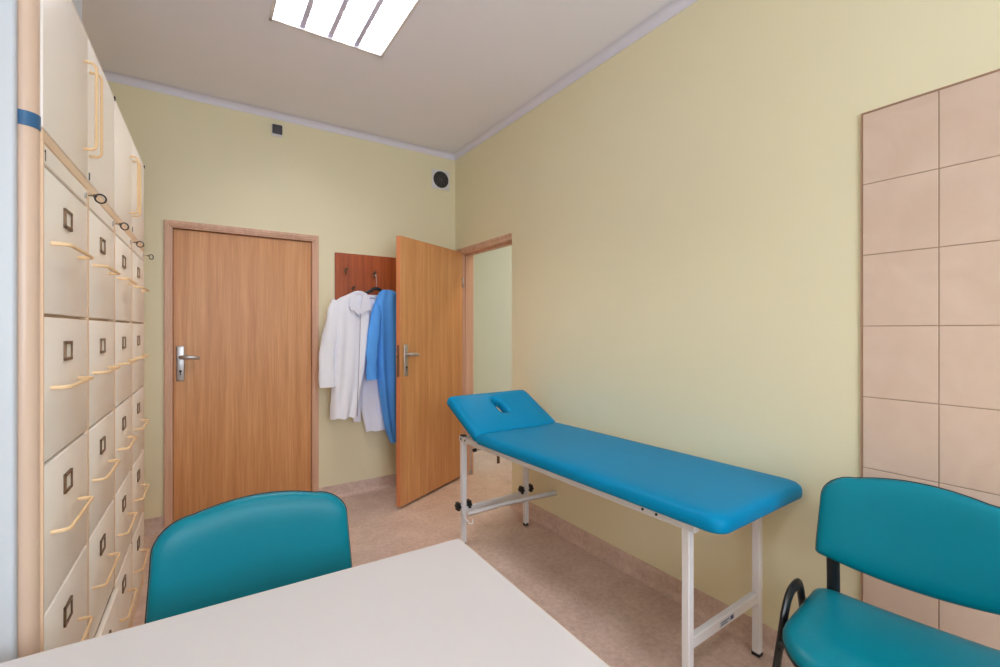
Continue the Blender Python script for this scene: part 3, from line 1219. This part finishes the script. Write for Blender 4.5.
# ================================================================== WALL ITEMS
# coat rack
RX0, RX1, RZ0, RZ1 = 0.898, 1.40, 1.50, 1.94
t = thing('coat_rack', 'reddish wooden coat rack board with metal hooks on the back wall', 'coat rack', (RX0, YB, 0))
b = MB()
b.box(0, RX1 - RX0, -0.018, 0, RZ0, RZ1, bev=0.002, seg=1)
b.build('board', M['rack_wood'], t)
HOOKS = [(0.077, 1.80), (0.308, 1.79), (0.137, 1.66)]
for hx_, hz_ in HOOKS:
    q = MB()
    q.cyl((hx_, -0.018, hz_), (hx_, -0.023, hz_), 0.012, n=14)
    q.tube([(hx_, -0.02, hz_), (hx_, -0.045, hz_ - 0.004), (hx_, -0.062, hz_ + 0.008)], 0.004, n=8)
    q.cyl((hx_, -0.060, hz_ + 0.006), (hx_, -0.072, hz_ + 0.014), 0.009, n=12, bev=0.002)
    q.tube([(hx_, -0.022, hz_ - 0.008), (hx_, -0.028, hz_ - 0.03), (hx_, -0.045, hz_ - 0.032), (hx_, -0.05, hz_ - 0.018)], 0.0035, n=8)
    q.build('hook', M['brass'], t, smooth=SM)

# black hanger holding the blue garment and the longer white coat
t = thing('coat_hanger', 'black plastic coat hanger on the coat rack holding the blue gown', 'hanger', (1.206, YB - 0.085, 1.625))
q = MB()
pts = [(-0.17, 0, -0.045), (-0.12, 0, -0.022), (-0.06, 0, 0.010), (-0.02, 0, 0.034), (0.0, 0, 0.038), (0.02, 0, 0.034), (0.06, 0, 0.010), (0.12, 0, -0.022), (0.17, 0, -0.045)]
q.tube(smooth_path(pts, 3), 0.008, n=10, r2=0.013, up=(0, 0, 1))
q.tube([(-0.13, 0, -0.04), (0.13, 0, -0.04)], 0.006, n=8)
q.build('hanger_body', M['black_plastic'], t, smooth=SM)
q = MB()
pts = [(0, 0, 0.035), (0, 0, 0.09), (0.0, 0.004, 0.125), (0.0, 0.014, 0.155), (0.0, 0.024, 0.163), (0.0, 0.034, 0.155)]
q.tube(smooth_path(pts, 4), 0.003, n=8)
q.build('hanger_hook', M['steel'], t, smooth=SM)


def garment(q, rows, y0, nf, amp, seed, n=72, mi=0):
    """closed cloth body; rows = (z, x left, x right, half depth); y0 = plane of the middle"""
    rnd = random.Random(seed)
    ph = [rnd.uniform(0, 2 * PI) for _ in range(4)]
    rings = []
    nr = len(rows)
    # densify rows
    dense = []
    for i in range(nr - 1):
        for j in range(5):
            u = j / 5
            u2 = u
            dense.append(tuple(rows[i][k] * (1 - u2) + rows[i + 1][k] * u2 for k in range(4)))
    dense.append(rows[-1])
    L = len(dense)
    for r, (z, xl, xr, dp) in enumerate(dense):
        v = r / (L - 1)
        k = min(1.0, 0.15 + v * 1.2)
        ring = []
        for i in range(n):
            a = 2 * PI * i / n
            c, s_ = math.cos(a), math.sin(a)
            ux = (1 if c > 0 else -1) * abs(c) ** 0.75
            x = (xl + xr) / 2 + ux * (xr - xl) / 2
            X = (ux + 1) / 2
            fold = amp * k * (math.sin(nf * 2 * PI * X + ph[0] + 1.2 * v) * 0.6 + math.sin(nf * 3.7 * X + ph[1] - 2 * v) * 0.5 + 0.25 * math.sin(11 * v + 9 * X + ph[2]))
            yy = y0 + s_ * dp + fold * (1 if s_ < 0 else -0.2) * min(1, abs(s_) * 2)
            zz = z + 0.004 * math.sin(5 * X * PI + ph[3]) * v
            ring.append(q.bm.verts.new((x, yy, zz)))
        rings.append(ring)
    q.loft(rings, mi=mi)
    q.bm.faces.new(rings[0][::-1])
    # hem: turn inward so that the coat is hollow at the bottom
    last = rings[-1]
    inner = [q.bm.verts.new((v.co.x * 0.985 + 0.015 * (dense[-1][1] + dense[-1][2]) / 2, y0 + (v.co.y - y0) * 0.8, v.co.z + 0.002)) for v in last]
    deep = [q.bm.verts.new((v.co.x, y0 + (v.co.y - y0) * 0.7, v.co.z + 0.12)) for v in inner]
    q.loft([last, inner, deep], mi=mi)
    q.bm.faces.new(deep)
    return q


def sleeve(q, path, rad, n=20, seed=1, flat=0.6):
    rnd = random.Random(seed)
    rings = []
    P = smooth_path(path, 6)
    R_ = smooth_path([(r, 0, 0) for r in rad], 6)
    L = len(P)
    for i, p in enumerate(P):
        r = R_[i][0]
        t_ = Vector(P[min(i + 1, L - 1)]) - Vector(P[max(i - 1, 0)])
        t_.normalize()
        ax = Vector((t_.z, 0, -t_.x))
        if ax.length < 0.2:
            ax = Vector((1, 0, 0))
        ax.normalize()
        if ax.x > 0:
            ax = -ax
        ring = []
        for k in range(n):
            a = 2 * PI * k / n
            w_ = 1 + 0.10 * math.sin(3 * a + i * 0.35 + seed) + 0.05 * math.sin(i * 1.1 + seed)
            ring.append(q.bm.verts.new(Vector(p) + ax * r * math.cos(a) * w_ + Vector((0, 1, 0)) * r * flat * math.sin(a) * w_))
        rings.append(ring)
    last = rings[-1]
    c = Vector(P[-1])
    inner = [q.bm.verts.new(c + (v.co - c) * 0.85) for v in last]
    deep = [q.bm.verts.new(c + (v.co - c) * 0.7 + Vector((0, 0, 0.05))) for v in last]
    q.loft(rings + [inner, deep])
    q.bm.faces.new(rings[0][::-1])
    q.bm.faces.new(deep)
    return q


# short-hemmed white coat on the left
t = thing('lab_coat', 'white lab coat hanging leftmost on the coat rack, with the shorter hem', 'coat', (0, 0, 0), 0, 'white lab coats on the coat rack')
q = MB()
yA = YB - 0.158
rows = [(1.615, 0.985, 1.075, 0.020), (1.60, 0.955, 1.095, 0.03), (1.575, 0.90, 1.115, 0.038), (1.54, 0.858, 1.125, 0.045), (1.44, 0.842, 1.128, 0.05), (1.25, 0.842, 1.112, 0.052),
        (1.0, 0.838, 1.085, 0.052), (0.80, 0.832, 1.05, 0.052), (0.655, 0.826, 1.025, 0.052)]
garment(q, rows, yA, 2.6, 0.017, 3)
body = q.build('body', M['coat_white'], t, smooth=math.radians(70))
q = MB()
sleeve(q, [(0.885, yA - 0.01, 1.545), (0.855, yA - 0.015, 1.45), (0.822, yA - 0.02, 1.25), (0.800, yA - 0.025, 1.10), (0.793, yA - 0.03, 0.90)], [0.045, 0.058, 0.060, 0.056, 0.058], seed=2)
q.build('sleeve', M['coat_white'], t, smooth=math.radians(70))
# collar and lapels
q = MB()
q.tube(smooth_path([(0.965, yA - 0.036, 1.590), (1.00, yA - 0.040, 1.611), (1.05, yA - 0.040, 1.618), (1.095, yA - 0.038, 1.598)], 5), 0.005, n=8, r2=0.013, up=(0, 0.4, 1))
q.prism([(0.960, 1.585), (1.00, 1.60), (1.040, 1.47), (1.020, 1.43), (0.985, 1.475), (0.962, 1.475), (0.950, 1.50)], 'y', yA - 0.068, yA - 0.061)
q.prism([(1.06, 1.60), (1.105, 1.59), (1.115, 1.48), (1.075, 1.475), (1.045, 1.44), (1.030, 1.47)], 'y', yA - 0.067, yA - 0.060)
q.build('collar', M['coat_white2'], t, smooth=SM)
q = MB()
q.tube([(1.035, yA - 0.070, 1.45), (1.030, yA - 0.068, 1.25), (1.022, yA - 0.066, 1.0), (1.01, yA - 0.066, 0.67)], 0.0022, n=6)
q.tube([(0.951, yA - 0.066, 1.505), (0.962, yA - 0.070, 1.474), (0.985, yA - 0.070, 1.474), (1.018, yA - 0.071, 1.432)], 0.0022, n=6)
q.build('seam', M['coat_line'], t)

# longer white coat behind the blue gown
t = thing('lab_coat', 'white lab coat with the longer hem, hanging half hidden behind the blue gown', 'coat', (0, 0, 0), 0, 'white lab coats on the coat rack')
q = MB()
yB2 = YB - 0.062
rows = [(1.61, 1.12, 1.22, 0.018), (1.58, 1.06, 1.29, 0.028), (1.50, 1.04, 1.33, 0.030), (1.3, 1.035, 1.33, 0.030), (1.0, 1.04, 1.34, 0.030), (0.75, 1.075, 1.345, 0.030), (0.505, 1.125, 1.345, 0.030)]
garment(q, rows, yB2, 2.1, 0.008, 9)
q.build('body', M['coat_white2'], t, smooth=math.radians(70))
q = MB()
sleeve(q, [(1.075, yB2 - 0.025, 1.46), (1.075, yB2 - 0.034, 1.2), (1.065, yB2 - 0.034, 0.95), (1.055, yB2 - 0.034, 0.78), (1.048, yB2 - 0.034, 0.60)], [0.03, 0.036, 0.036, 0.032, 0.030], seed=6, flat=0.4)
q.build('sleeve', M['coat_white2'], t, smooth=math.radians(70))
q = MB()
q.tube(smooth_path([(1.10, yB2 - 0.02, 1.575), (1.14, yB2 - 0.03, 1.595), (1.19, yB2 - 0.03, 1.595), (1.22, yB2 - 0.02, 1.58)], 5), 0.004, n=8, r2=0.012, up=(0, 0.4, 1))
q.build('collar', M['coat_white2'], t, smooth=SM)

# blue gown
t = thing('surgical_gown', 'bright blue gown hanging on the coat rack beside the open door', 'gown', (0, 0, 0))
q = MB()
yC = YB - 0.148
rows = [(1.650, 1.235, 1.32, 0.022), (1.625, 1.205, 1.36, 0.034), (1.54, 1.17, 1.365, 0.042), (1.44, 1.17, 1.37, 0.046), (1.25, 1.17, 1.38, 0.046), (1.05, 1.18, 1.38, 0.045),
        (0.85, 1.205, 1.38, 0.042), (0.65, 1.235, 1.38, 0.036), (0.50, 1.265, 1.38, 0.03), (0.41, 1.30, 1.375, 0.024)]
garment(q, rows, yC, 2.4, 0.019, 21)
q.build('body', M['coat_blue'], t, smooth=math.radians(70))
q = MB()
sleeve(q, [(1.19, yC - 0.02, 1.53), (1.16, yC - 0.06, 1.38), (1.130, yC - 0.072, 1.18), (1.124, yC - 0.072, 1.05), (1.130, yC - 0.072, 0.94)], [0.036, 0.045, 0.044, 0.042, 0.045], seed=11)
q.build('sleeve', M['coat_blue'], t, smooth=math.radians(70))

# round vent in a square white frame
t = thing('wall_vent', 'white square vent with dark round grille high in the corner of the back wall', 'vent', (1.822, YB, 2.682))
b = MB()
s_ = 0.086
b.box(-s_, s_, -0.012, 0.0, -s_, s_, bev=0.004, seg=2)
b.build('frame', M['white_metal'], t, smooth=SM)
b = MB()
b.cyl((0, -0.0125, 0), (0, -0.016, 0), 0.074, n=40)
b.build('grille', M['dark'], t)
b = MB()
for r_ in (0.02, 0.04, 0.06):
    b.tube([(r_ * math.cos(2 * PI * i / 32), -0.017, r_ * math.sin(2 * PI * i / 32)) for i in range(32)], 0.0015, n=6, closed=True)
for i in range(4):
    a = PI * i / 4
    b.tube([(-0.066 * math.cos(a), -0.017, -0.066 * math.sin(a)), (0.066 * math.cos(a), -0.017, 0.066 * math.sin(a))], 0.0015, n=6)
b.build('guard', mat('vent_guard', srgb(84, 86, 90), 0.5, var=0.05), t, smooth=SM)

# small dark device
t = thing('motion_sensor', 'small dark box fixed high on the back wall above the closed door', 'sensor', (0.483, YB, 2.806))
b = MB()
b.box(-0.036, 0.036, -0.012, 0.0, -0.045, 0.036, bev=0.003)
b.build('backplate', M['white_metal'], t, smooth=SM)
b = MB()
b.box(-0.033, 0.033, -0.036, -0.012, -0.030, 0.034, bev=0.005)
b.build('housing', mat('sensor_grey', srgb(62, 62, 72), 0.5, var=0.1), t, smooth=SM)
